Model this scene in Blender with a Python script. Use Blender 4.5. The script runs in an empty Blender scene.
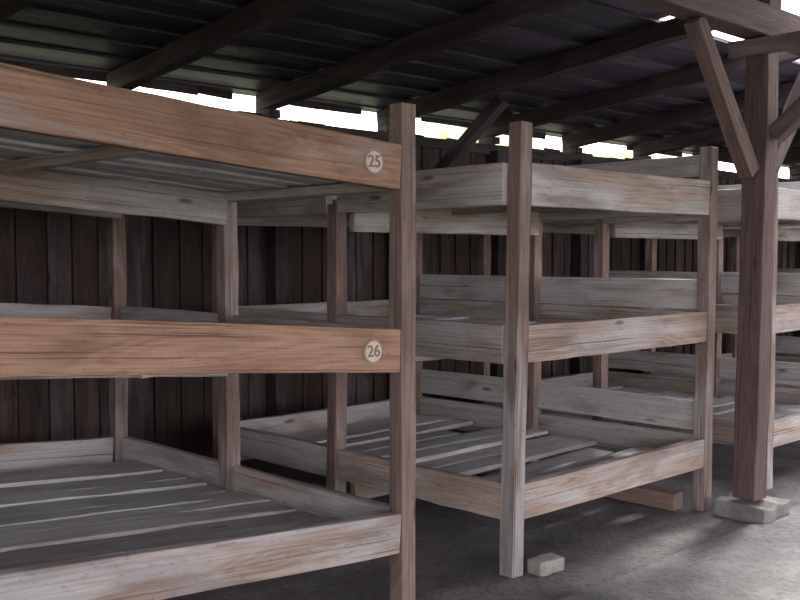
import bpy, bmesh, math, random
from mathutils import Vector, Matrix
random.seed(7)
R=random.random
def U(a,b): return a+(b-a)*R()
A=Vector((0.036,3.433,0)); E=Vector((.7455,.6664,0)).normalized(); D=Vector((-.725,.69,0)).normalized()
def W(se,sd,z): return A+E*se+D*sd+Vector((0,0,z))
scn=bpy.context.scene
scn.view_settings.view_transform='Standard'

# ---------------- materials ----------------
def nn(nt,t,**k):
    n=nt.nodes.new(t)
    for a,b in k.items(): setattr(n,a,b)
    return n
def wood(name,light,dark,grey,greyc=0.5,rough=.8,spec=.25,knots=True,crack=.6):
    m=bpy.data.materials.new(name); m.use_nodes=True; nt=m.node_tree; L=nt.links.new
    b=nt.nodes['Principled BSDF']
    uv=nn(nt,'ShaderNodeUVMap'); at=nn(nt,'ShaderNodeAttribute',attribute_name='rnd')
    tt=nn(nt,'ShaderNodeAttribute',attribute_name='tint')
    sep=nn(nt,'ShaderNodeSeparateXYZ'); L(uv.outputs[0],sep.inputs[0])
    mul=nn(nt,'ShaderNodeMath',operation='MULTIPLY'); L(at.outputs['Fac'],mul.inputs[0]); mul.inputs[1].default_value=37
    cmb=nn(nt,'ShaderNodeCombineXYZ'); L(sep.outputs[0],cmb.inputs[0]); L(sep.outputs[1],cmb.inputs[1]); L(mul.outputs[0],cmb.inputs[2])
    def scaled(s):
        v=nn(nt,'ShaderNodeVectorMath',operation='MULTIPLY'); L(cmb.outputs[0],v.inputs[0]); v.inputs[1].default_value=s; return v.outputs[0]
    def noise(s,det=4,dist=0,sc=1):
        n=nn(nt,'ShaderNodeTexNoise'); L(scaled(s),n.inputs['Vector']); n.inputs['Scale'].default_value=sc
        n.inputs['Detail'].default_value=det; n.inputs['Distortion'].default_value=dist; return n.outputs[0]
    def math_(op,a,b=None,c=None,clamp=False):
        n=nn(nt,'ShaderNodeMath',operation=op,use_clamp=clamp)
        for i,x in enumerate((a,b,c)):
            if x is None: continue
            if isinstance(x,(int,float)): n.inputs[i].default_value=x
            else: L(x,n.inputs[i])
        return n.outputs[0]
    def mix(f,a,c):
        n=nn(nt,'ShaderNodeMix',data_type='RGBA')
        L(f,n.inputs[0])
        for x,i in ((a,6),(c,7)):
            if isinstance(x,tuple): n.inputs[i].default_value=(*x,1)
            else: L(x,n.inputs[i])
        return n.outputs[2]
    def mr(v,a,b2,c=0.,d=1.):
        n=nn(nt,'ShaderNodeMapRange'); L(v,n.inputs[0])
        for i,x in enumerate((a,b2,c,d)): n.inputs[i+1].default_value=x
        return n.outputs[0]
    n1=noise((2.5,150,1),6,.15)
    n2=noise((.7,7,1),2,.4)
    ring=math_('SINE',math_('MULTIPLY',n2,110)); ring=mr(ring,-1,1)
    g=math_('ADD',math_('MULTIPLY',mr(n1,.3,.7),.70),math_('MULTIPLY',ring,.30))
    col=mix(g,dark,light)
    pt=noise((1.5,8,1),7,.8)
    pf=math_('ADD',pt,math_('MULTIPLY',math_('SUBTRACT',tt.outputs['Fac'],.5),.5))
    gf=mr(pf,.70-greyc*.45,.90-greyc*.45)
    greyv=mix(mr(n1,.3,.7),tuple(x*.68 for x in grey),grey)
    col=mix(gf,col,greyv)
    cr=noise((.8,110,1),3,.1); crf=mr(cr,.63,.67,0,crack)
    col=mix(crf,col,tuple(x*.25 for x in dark))
    if knots:
        vo=nn(nt,'ShaderNodeTexVoronoi'); L(scaled((2.2,8,1)),vo.inputs['Vector']); vo.inputs['Scale'].default_value=1
        kf=mr(vo.outputs['Distance'],.05,.12,.8,0)
        col=mix(kf,col,tuple(x*.35 for x in dark))
    st=noise((2.2,8,1),8,.5); col=mix(mr(st,.50,.70,0,.6),col,tuple(x*.65 for x in dark))
    sp_=noise((40,60,1),3,0); col=mix(mr(sp_,.62,.70,0,.35),col,tuple(x*.5 for x in dark))
    hs=nn(nt,'ShaderNodeHueSaturation'); L(col,hs.inputs['Color']); L(mr(at.outputs['Fac'],0,1,.80,1.14),hs.inputs['Value'])
    L(hs.outputs[0],b.inputs['Base Color'])
    b.inputs['Roughness'].default_value=rough; b.inputs['Specular IOR Level'].default_value=spec
    bp=nn(nt,'ShaderNodeBump'); bp.inputs['Strength'].default_value=.6; bp.inputs['Distance'].default_value=.003
    L(math_('SUBTRACT',g,crf),bp.inputs['Height']); L(bp.outputs[0],b.inputs['Normal'])
    return m
M_warm=wood('weathered_pine_warm',(.44,.265,.185),(.215,.12,.085),(.44,.37,.34),.42,knots=True)
M_brown=wood('post_wood_brown',(.28,.20,.17),(.15,.095,.082),(.41,.37,.365),.5)
M_pale=wood('weathered_pine_pale',(.43,.335,.28),(.22,.155,.13),(.49,.455,.45),.58)
M_grey=wood('weathered_deck_grey',(.57,.54,.545),(.36,.33,.34),(.70,.675,.69),.75,rough=.5,spec=.5,crack=.4)
M_wall=wood('tarred_wall_boards',(.080,.047,.038),(.026,.016,.017),(.10,.075,.078),.3,rough=.7,crack=.8)
M_roof=wood('roof_boards_dark',(.060,.048,.068),(.026,.022,.033),(.105,.09,.125),.4,rough=.5,spec=.5)  # purplish, lifted tone puts the lens haze into the board colour
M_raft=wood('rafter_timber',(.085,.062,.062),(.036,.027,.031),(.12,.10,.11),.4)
M_rpost=wood('roof_post_timber',(.175,.12,.108),(.09,.057,.052),(.215,.172,.165),.4)

def ground(name,c1,c2,c3,sc=1.0,rough=.9):
    m=bpy.data.materials.new(name); m.use_nodes=True; nt=m.node_tree; L=nt.links.new; b=nt.nodes['Principled BSDF']
    tc=nn(nt,'ShaderNodeNewGeometry')
    a=nn(nt,'ShaderNodeTexNoise'); L(tc.outputs['Position'],a.inputs['Vector']); a.inputs['Scale'].default_value=2.3*sc; a.inputs['Detail'].default_value=8; a.inputs['Roughness'].default_value=.65
    f=nn(nt,'ShaderNodeTexNoise'); L(tc.outputs['Position'],f.inputs['Vector']); f.inputs['Scale'].default_value=38*sc; f.inputs['Detail'].default_value=7; f.inputs['Roughness'].default_value=.65
    r=nn(nt,'ShaderNodeValToRGB'); L(a.outputs[0],r.inputs[0]); e=r.color_ramp.elements
    e[0].position=.40; e[0].color=(*c1,1); e[1].position=.60; e[1].color=(*c2,1)
    mx=nn(nt,'ShaderNodeMix',data_type='RGBA'); L(r.outputs[0],mx.inputs[6]); mx.inputs[7].default_value=(*c3,1)
    mp=nn(nt,'ShaderNodeMapRange'); L(f.outputs[0],mp.inputs[0]); mp.inputs[1].default_value=.48; mp.inputs[2].default_value=.68; mp.inputs[4].default_value=.85
    L(mp.outputs[0],mx.inputs[0]); L(mx.outputs[2],b.inputs['Base Color']); b.inputs['Roughness'].default_value=rough
    bp=nn(nt,'ShaderNodeBump'); bp.inputs['Strength'].default_value=.8; bp.inputs['Distance'].default_value=.015; L(f.outputs[0],bp.inputs['Height']); L(bp.outputs[0],b.inputs['Normal'])
    return m
M_floor=ground('dirt_concrete_floor',(.095,.083,.083),(.175,.157,.158),(.058,.05,.048))
M_slab=ground('aisle_concrete',(.11,.10,.10),(.20,.187,.189),(.075,.067,.065),rough=.75)
M_conc=ground('footing_concrete',(.20,.18,.175),(.31,.29,.28),(.14,.13,.13),3)
M_grass=ground('grass',(.13,.14,.09),(.20,.21,.13),(.09,.095,.06),1)
M_leaf=ground('foliage',(.38,.41,.20),(.78,.79,.55),(.22,.26,.10),1.2)
M_brick=ground('brick_stone',(.28,.255,.23),(.40,.37,.34),(.19,.17,.155),4)
def flat(name,c,rough=.7):
    m=bpy.data.materials.new(name); m.use_nodes=True; b=m.node_tree.nodes['Principled BSDF']
    n=m.node_tree.nodes.new('ShaderNodeTexNoise'); n.inputs['Scale'].default_value=70; n.inputs['Detail'].default_value=8
    r=m.node_tree.nodes.new('ShaderNodeValToRGB'); r.color_ramp.elements[0].color=(*[x*.42 for x in c],1); r.color_ramp.elements[1].color=(*c,1)
    r.color_ramp.elements[0].position=.38; r.color_ramp.elements[1].position=.56
    m.node_tree.links.new(n.outputs[0],r.inputs[0]); m.node_tree.links.new(r.outputs[0],b.inputs['Base Color']); b.inputs['Roughness'].default_value=rough
    return m
M_plate=flat('painted_number_disc',(.66,.56,.49)); M_ink=flat('painted_digits',(.26,.15,.11))

# ---------------- mesh builder ----------------
class MB:
    def __init__(s,name):
        s.name=name; s.bm=bmesh.new(); s.uv=s.bm.loops.layers.uv.new('UVMap')
        s.r=s.bm.verts.layers.float.new('rnd'); s.t=s.bm.verts.layers.float.new('tint'); s.mats=[]
    def mi(s,m):
        if m not in s.mats: s.mats.append(m)
        return s.mats.index(m)
    def beam(s,p0,p1,w,h,mat,tint=.5,side=None,segs=None,jit=.0025,bow=.004,tint1=None):
        p0=Vector(p0); p1=Vector(p1); ax=(p1-p0); Ln=ax.length; ax.normalize()
        if side is None:
            side=ax.cross(Vector((0,0,1)))
            if side.length<1e-3: side=E.copy()
        side=(side-ax*side.dot(ax)).normalized(); up=side.cross(ax).normalized()
        if segs is None: segs=max(2,min(16,int(Ln/.16)))
        rnd=R(); off=U(0,50); mi=s.mi(mat); rings=[]
        b1=U(-bow,bow); b2=U(-bow,bow)
        for i in range(segs+1):
            f=i/segs; k=math.sin(f*math.pi); c=p0+ax*(Ln*f)+side*b1*k+up*b2*k; ring=[]
            for a,b in ((-1,-1),(1,-1),(1,1),(-1,1)):
                v=s.bm.verts.new(c+side*(a*w/2+U(-jit,jit))+up*(b*h/2+U(-jit,jit)))
                v[s.r]=rnd; v[s.t]=tint if tint1 is None else tint+(tint1-tint)*f; ring.append(v)
            rings.append(ring)
        offs=[0,w,w+h,2*w+h,2*(w+h)]
        for i in range(segs):
            for j in range(4):
                vs=[rings[i][j],rings[i][(j+1)%4],rings[i+1][(j+1)%4],rings[i+1][j]]
                f=s.bm.faces.new(vs); f.material_index=mi
                us=[(i,offs[j]),(i,offs[j+1]),(i+1,offs[j+1]),(i+1,offs[j])]
                for lp,(a,o) in zip(f.loops,us): lp[s.uv].uv=(off+a/segs*Ln,off+o)
        for ring in (rings[0][::-1],rings[-1]):
            f=s.bm.faces.new(ring); f.material_index=mi
            for lp,(a,o) in zip(f.loops,((0,0),(0,w),(h*.3,w),(h*.3,0))): lp[s.uv].uv=(off+a,off+o)
    def done(s,bev=.004,parent=None):
        s.bm.normal_update(); bmesh.ops.recalc_face_normals(s.bm,faces=s.bm.faces)
        me=bpy.data.meshes.new(s.name); s.bm.to_mesh(me); s.bm.free()
        for m in s.mats: me.materials.append(m)
        o=bpy.data.objects.new(s.name,me); scn.collection.objects.link(o)
        if bev:
            md=o.modifiers.new('bevel','BEVEL'); md.width=bev; md.segments=2; md.limit_method='ANGLE'; md.angle_limit=math.radians(40)
        if parent: o.parent=parent
        return o

# ---------------- bunks ----------------
PW=.072
def bunk(a,b,depth=2.14,slope=0.,tiers=(.385,1.055,1.735),mr=M_pale,mp=(M_brown,M_brown),tall_right=True,front_t=None,rail_h=(.15,.158,.178),lean=(0,0),broken=False,ptint=((.9,.2),(.5,.6))):
    m=MB('bunk_bed')
    def zz(se,z): return z-(se-b)*slope
    P=PW; ym=1.13
    ys=(P/2,ym,depth-P/2)
    for q,se in enumerate((a+P/2,b-P/2)):
        for k,sd in enumerate(ys):
            top=(1.90,1.60,1.86)[k]+ (0 if k==1 else U(-.015,.02))
            t=ptint[q] if k==0 else (U(.3,.6),U(.3,.6))
            m.beam(W(se-lean[q]*.3,sd,0),W(se+(lean[q]*.7 if k==0 else 0),sd,zz(se,top)),P,P,mp[q] if k==0 else M_brown,tint=t[0],tint1=t[1],side=E,jit=.002)
    for ti,z in enumerate(tiers):
        h=rail_h[ti]; th=.045
        mm=(mr if not isinstance(mr,list) else mr[ti])
        l0=lean[0]*(z/1.9-.3); l1=lean[1]*(z/1.9-.3)
        m.beam(W(a+P+.001+l0,th/2+.004,zz(a,z-h/2)),W(b-P-.001+l1,th/2+.004,zz(b,z-h/2)),th,h,mm,tint=front_t[ti] if front_t else U(.3,.7),jit=.002)
        m.beam(W(a+P,depth-th/2,zz(a,z-h/2)),W(b-P,depth-th/2,zz(b,z-h/2)),th,h,M_pale,tint=U(.4,.8),jit=.003)
        for sx,tr in ((a+.02,False),(b-.02,tall_right)):
            m.beam(W(sx,P,zz(sx,z-h/2)),W(sx,ym-P/2-.001,zz(sx,z-h/2)),.04,h,M_pale,tint=U(.3,.8),jit=.003)
            m.beam(W(sx,ym+P/2+.001,zz(sx,z-h/2)),W(sx,depth-P,zz(sx,z-h/2)),.04,h,M_pale,tint=U(.4,.8),jit=.003)
            if tr:
                zt=zz(sx,z+.085 if ti else z+.11)
                m.beam(W(sx,P,zt),W(sx,depth-P,zt),.03,.16 if ti!=2 else .11,M_pale,tint=U(.5,.9),jit=.003)
        dz=z-.105
        m.beam(W(a+P+.01,ym-.055,zz(a,dz-.095)),W(b-P-.01,ym-.055,zz(b,dz-.095)),.04,.14,M_pale,tint=U(.4,.8))
        m.beam(W(a+.045,depth-.10,zz(a,dz-.07)),W(b-.045,depth-.10,zz(b,dz-.07)),.045,.08,M_pale,tint=U(.4,.8))
        for se in (a+.07,(a+b)/2,b-.07):
            m.beam(W(se,.06,zz(se,dz-.045)),W(se,depth-.13,zz(se,dz-.045)),.05,.038,M_pale,tint=.6)
        if broken and ti==0:
            # disordered planks: (sd at left, sd at right, left inset, right inset, width, lift, tilt)
            for s0,s1,q0,q1,w,l in ((.13,.12,.045,.045,.13,0),(.24,.33,.05,.05,.13,.008),(.42,.50,.06,.25,.15,0),
                                  (.70,.74,.05,.05,.16,.006),(.90,.88,.05,.05,.14,0),(1.00,1.03,.35,.08,.11,.022),(1.27,1.25,.05,.05,.16,0),
                                  (1.45,1.43,.05,.4,.14,0),(1.60,1.64,.05,.05,.13,.004),(1.80,1.82,.05,.05,.16,0),(1.97,1.98,.08,.08,.13,0)):
                m.beam(W(a+q0+.01,s0,dz-.0125+l),W(b-q1-.01,s1,dz-.0125+l+U(0,.01)),w,.024,M_grey,tint=U(.35,.95),jit=.003)
            continue
        sd=.055; n=0
        while sd<depth-.14:
            w=U(.10,.19); gap=U(.008,.03) if R()<.75 else U(.035,.06); n+=1
            if ti==2: w=U(.085,.13); gap=U(.035,.06)
            if sd+w>depth-.05: break
            mid=sd+w/2
            edge=abs(mid-ym)<(w/2+P/2+.005) or mid-w/2<P or mid+w/2>depth-P
            ins=P+.004 if edge else .042
            i0=a+ins; i1=b-ins
            sk=U(-.008,.008); lz=dz-.0125+U(-.003,.006)
            m.beam(W(i0+U(0,.02),mid+sk,zz(i0,lz)),W(i1-U(0,.02),mid-sk,zz(i1,lz)),w,.024,M_grey,tint=U(.3,.9),jit=.003)
            sd+=w+gap
    return m.done(.004)

b1=bunk(-2.05,PW/2,slope=.068,tiers=(.39,1.078,1.752),mr=[M_pale,M_warm,M_warm],front_t=(.6,.2,.45),rail_h=(.15,.160,.165),mp=(M_brown,M_brown),tall_right=False,ptint=((.5,.5),(.3,.15)))
b2=bunk(.63-PW/2,2.14+PW/2,mr=[M_pale,M_pale,M_pale],front_t=(.5,.4,.6),mp=(M_brown,M_brown),lean=(.045,.02),broken=True,ptint=((1.1,.25),(.5,.5)))
b3=bunk(2.78,4.3,mr=[M_pale,M_pale,M_pale])
b4=bunk(4.92,6.45)
b5=bunk(7.07,8.6)
b6=bunk(9.22,10.75)

def number(txt,se,z,r=.043):
    e=bpy.data.objects.new('number_sign',None); scn.collection.objects.link(e)
    n=-D; n=(n-E*n.dot(E)).normalized()
    ctr=W(se,-.0006,z)
    up=Vector((0,0,1)); M=Matrix((E,up,n)).transposed().to_4x4(); M.translation=ctr
    me=bpy.data.meshes.new('disc'); bm=bmesh.new(); bmesh.ops.create_cone(bm,cap_ends=True,segments=32,radius1=r,radius2=r,depth=.004); bm.to_mesh(me); bm.free()
    me.materials.append(M_plate); o=bpy.data.objects.new('disc',me); scn.collection.objects.link(o)
    rg=bpy.data.meshes.new('ring'); bm=bmesh.new()
    N=40
    for i in range(N):
        a0=2*math.pi*i/N;a1=2*math.pi*(i+1)/N
        vs=[bm.verts.new((q*math.cos(t),q*math.sin(t),.0028)) for q,t in ((r*.88,a0),(r*.97,a0),(r*.97,a1),(r*.88,a1))]; bm.faces.new(vs)
    bm.to_mesh(rg); bm.free(); rg.materials.append(M_ink); ro=bpy.data.objects.new('ring',rg); scn.collection.objects.link(ro)
    c=bpy.data.curves.new('t','FONT'); c.body=txt; c.size=.060; c.align_x='CENTER'; c.align_y='CENTER'; c.extrude=.0006; c.offset=.0009
    to=bpy.data.objects.new('t',c); scn.collection.objects.link(to); bpy.context.view_layer.update()
    tm=bpy.data.meshes.new_from_object(to); bpy.data.objects.remove(to); tm.materials.clear(); tm.materials.append(M_ink)
    tt=bpy.data.objects.new('digits',tm); scn.collection.objects.link(tt); tt.location=(0,0,.003)
    e.matrix_world=M
    for x in (o,ro,tt): x.parent=e
number('25',-.172,1.68); number('26',-.177,1.005)

# ---------------- shell ----------------
SE0,SE1=-6,13
WD=2.72; SLP=.115
def rz(sd): return 2.455+(WD-sd)*SLP
m=MB('wall_back'); se=SE0
while se<SE1:
    w=U(.14,.2); m.beam(W(se+w/2,WD+U(-.006,.006),-.02),W(se+w/2,WD+U(-.004,.004),2.22),.022,w-.004,M_wall,tint=U(.0,1.),side=D,segs=3,jit=.001,bow=.002); se+=w
se=SE0
while se<SE1:
    m.beam(W(se+.12,WD+.035,-.1),W(se+.12,WD+.035,2.255+(U(0,.05) if R()<.6 else 0)),.018,.239,M_wall,tint=.3,side=D,segs=1,jit=.006,bow=0); se+=.24
for z in (.5,1.5): m.beam(W(SE0,WD+.09,z),W(SE1,WD+.09,z),.07,.1,M_wall,segs=20)
m.beam(W(SE0,WD+.0,2.22),W(SE1,WD+.0,2.22),.06,.08,M_raft,segs=40,jit=.005)
m.done(.002)
m=MB('wall_right'); sd=-3
while sd<WD:
    if sd>-.9: m.beam(W(SE1,sd,0),W(SE1,sd,rz(sd)-.05),.022,.18,M_wall,side=E,segs=2,tint=U(.1,.8))
    sd+=.182
m.done(0)
m=MB('wall_left'); sd=-1
while sd<WD:
    m.beam(W(SE0,sd,0),W(SE0,sd,rz(sd)-.05),.022,.18,M_wall,side=E,segs=2,tint=U(.1,.8)); sd+=.182
m.done(0)
RT=(-1.75,-.69,.38,1.43,2.5,3.6,4.7,5.8,6.9,8.0,9.1)
m=MB('wall_stud')
for t in RT:
    m.beam(W(t,WD-.07,0),W(t,WD-.07,2.2),.10,.10,M_raft,side=E)
m.beam(W(2.85,WD-.12,1.95),W(2.85,WD-.75,2.46),.08,.09,M_raft,side=E)
m.done()
m=MB('ceiling'); sd=WD+.12; i=0
for t in RT: m.beam(W(t,WD+.02,2.26),W(t,WD+.02,rz(WD)-.14),.09,.16,M_raft,side=E,segs=1)
while sd>-.12:
    w=.125; z=rz(sd)+(.014 if i%2 else 0)
    nrm=(Vector((0,0,1))+D*SLP).normalized()
    sdir=nrm.cross(E).normalized()
    e1=SE1 if sd>.5 else 2.45+U(-.06,.06)
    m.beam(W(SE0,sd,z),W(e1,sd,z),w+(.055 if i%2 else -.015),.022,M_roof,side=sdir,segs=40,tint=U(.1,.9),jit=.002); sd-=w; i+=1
while sd>-1.9:  # ridge cap boards, out of view, added to set where the sun patch starts
    z=rz(sd)+.02
    m.beam(W(SE0,sd,z),W(2.45+U(-.1,.1),sd,z),w+.02,.02,M_roof,segs=12,tint=U(.1,.9),jit=.001); sd-=w
sd=-1.9
while sd>-6.0:
    z=rz(-1.3)-(-1.3-sd)*SLP
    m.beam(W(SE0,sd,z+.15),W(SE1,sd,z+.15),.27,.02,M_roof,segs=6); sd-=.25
se=-2.5
while se<9:
    l=U(.25,.7)
    if R()<.7: m.beam(W(se,WD+.12,rz(WD+.1)-U(.02,.04)),W(se+l,WD+.12,rz(WD+.1)-U(.02,.04)),.018,.06,M_raft,jit=.005)
    se+=l
ceil=m.done(.002)
for t in RT:
    m=MB('rafter'); 
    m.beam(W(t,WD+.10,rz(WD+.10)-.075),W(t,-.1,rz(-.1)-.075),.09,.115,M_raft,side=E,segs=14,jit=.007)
    m.done(parent=ceil)
def rpost(se):
    m=MB('roof_post'); sd=-.2
    z1=rz(sd)-.02
    m.beam(W(se,sd,.10),W(se+.06,sd,z1),.125,.125,M_rpost,side=E,tint=.3,jit=.004)
    pz=2.44
    m.beam(W(se-.60,sd,pz),W(se-.06,sd,1.76),.075,.085,M_rpost,tint=.3)
    m.beam(W(se+.14,sd,1.80),W(se+.66,sd,pz),.075,.085,M_rpost,tint=.5)
    m.beam(W(se+.04,sd-.075,1.95),W(se+.05,sd-.7,2.5),.075,.09,M_rpost,side=E,tint=.6)
    m.beam(W(se-.05,sd-1.3,2.39),W(se-.05,sd+.12,2.39),.045,.08,M_rpost,side=E,tint=.7)
    m.beam(W(se-.11,sd,.04),W(se+.16,sd,.04),.28,.09,M_conc,segs=4,jit=.012)
    m.done(.006)
rpost(2.175); rpost(6.6)
m=MB('top_plate'); m.beam(W(SE0+.1,-.2,2.515),W(SE1-.1,-.2,2.515),.13,.15,M_rpost,segs=24,tint=.4,jit=.004); m.done(.006)
def quad(name,pts,mat,th=.0):
    bm=bmesh.new(); vs=[bm.verts.new(p) for p in pts]; f=bm.faces.new(vs)
    if th:
        r=bmesh.ops.extrude_face_region(bm,geom=[f]); bmesh.ops.translate(bm,verts=[v for v in r['geom'] if isinstance(v,bmesh.types.BMVert)],vec=(0,0,-th))
    bmesh.ops.recalc_face_normals(bm,faces=bm.faces)
    me=bpy.data.meshes.new(name); bm.to_mesh(me); bm.free(); me.materials.append(mat); o=bpy.data.objects.new(name,me); scn.collection.objects.link(o); return o
quad('floor',[W(SE0,WD+.03,0),W(SE1,WD+.03,0),W(SE1,-8,0),W(SE0,-8,0)],M_floor,.1)
m=MB('aisle_slab'); m.beam(W(SE0,-1.85,.0),W(SE1,-1.85,.0),3.1,.024,M_slab,segs=60,jit=.008,bow=0); m.done(.006)
quad('grass_ground',[(-60,-60,-.12),(60,-60,-.12),(60,60,-.12),(-60,60,-.12)],M_grass)
m=MB('sill_timber'); m.beam(W(2.02,.10,.05),W(2.02,1.6,.05),.10,.09,M_brown,side=E,tint=.3); m.done(.006)
m=MB('brick'); m.beam(W(.68,-.03,.03),W(.82,-.045,.03),.085,.06,M_brick,segs=4,jit=.004); m.done(.006)
bm=bmesh.new()
from mathutils import noise as mn
t=-8
while t<30:
    r=U(1.6,2.6); c=W(t,WD+11+U(-1.5,1.5),U(1.2,2.6))
    res=bmesh.ops.create_icosphere(bm,subdivisions=4,radius=r)
    for v in res['verts']:
        k=1+.35*mn.noise(v.co*1.3+Vector((t,0,0)))+.18*mn.noise(v.co*4+Vector((t,3,0)))
        v.co=v.co*k+c
    t+=U(1.6,2.4)
me=bpy.data.meshes.new('tree_row'); bm.to_mesh(me); bm.free(); me.materials.append(M_leaf); o=bpy.data.objects.new('tree_row',me); scn.collection.objects.link(o)

# ---------------- light & camera ----------------
w=bpy.data.worlds.new('overcast_sky'); scn.world=w; w.use_nodes=True; nt=w.node_tree
bg=nt.nodes['Background']; tc=nt.nodes.new('ShaderNodeTexCoord'); sp=nt.nodes.new('ShaderNodeSeparateXYZ'); rp=nt.nodes.new('ShaderNodeValToRGB')
nt.links.new(tc.outputs['Generated'],sp.inputs[0]); nt.links.new(sp.outputs[2],rp.inputs[0]); nt.links.new(rp.outputs[0],bg.inputs[0])
e=rp.color_ramp.elements; e[0].position=0; e[0].color=(.96,.93,.95,1); e[1].position=.45; e[1].color=(.90,.91,1,1)
bg.inputs[1].default_value=5.0
s=bpy.data.lights.new('sun','SUN'); s.energy=8; s.angle=math.radians(9); s.color=(1,.97,.93)
so=bpy.data.objects.new('sun',s); scn.collection.objects.link(so)
so.rotation_euler=(-E*.62-D*.10-Vector((0,0,1))).to_track_quat('-Z','Y').to_euler()
c=bpy.data.cameras.new('camera'); co=bpy.data.objects.new('camera',c); scn.collection.objects.link(co)
c.sensor_width=36; c.lens=36*930/800; co.location=(0,0,1.35); co.rotation_euler=(math.radians(90-2.77),0,0)
c.clip_start=.05
scn.camera=co
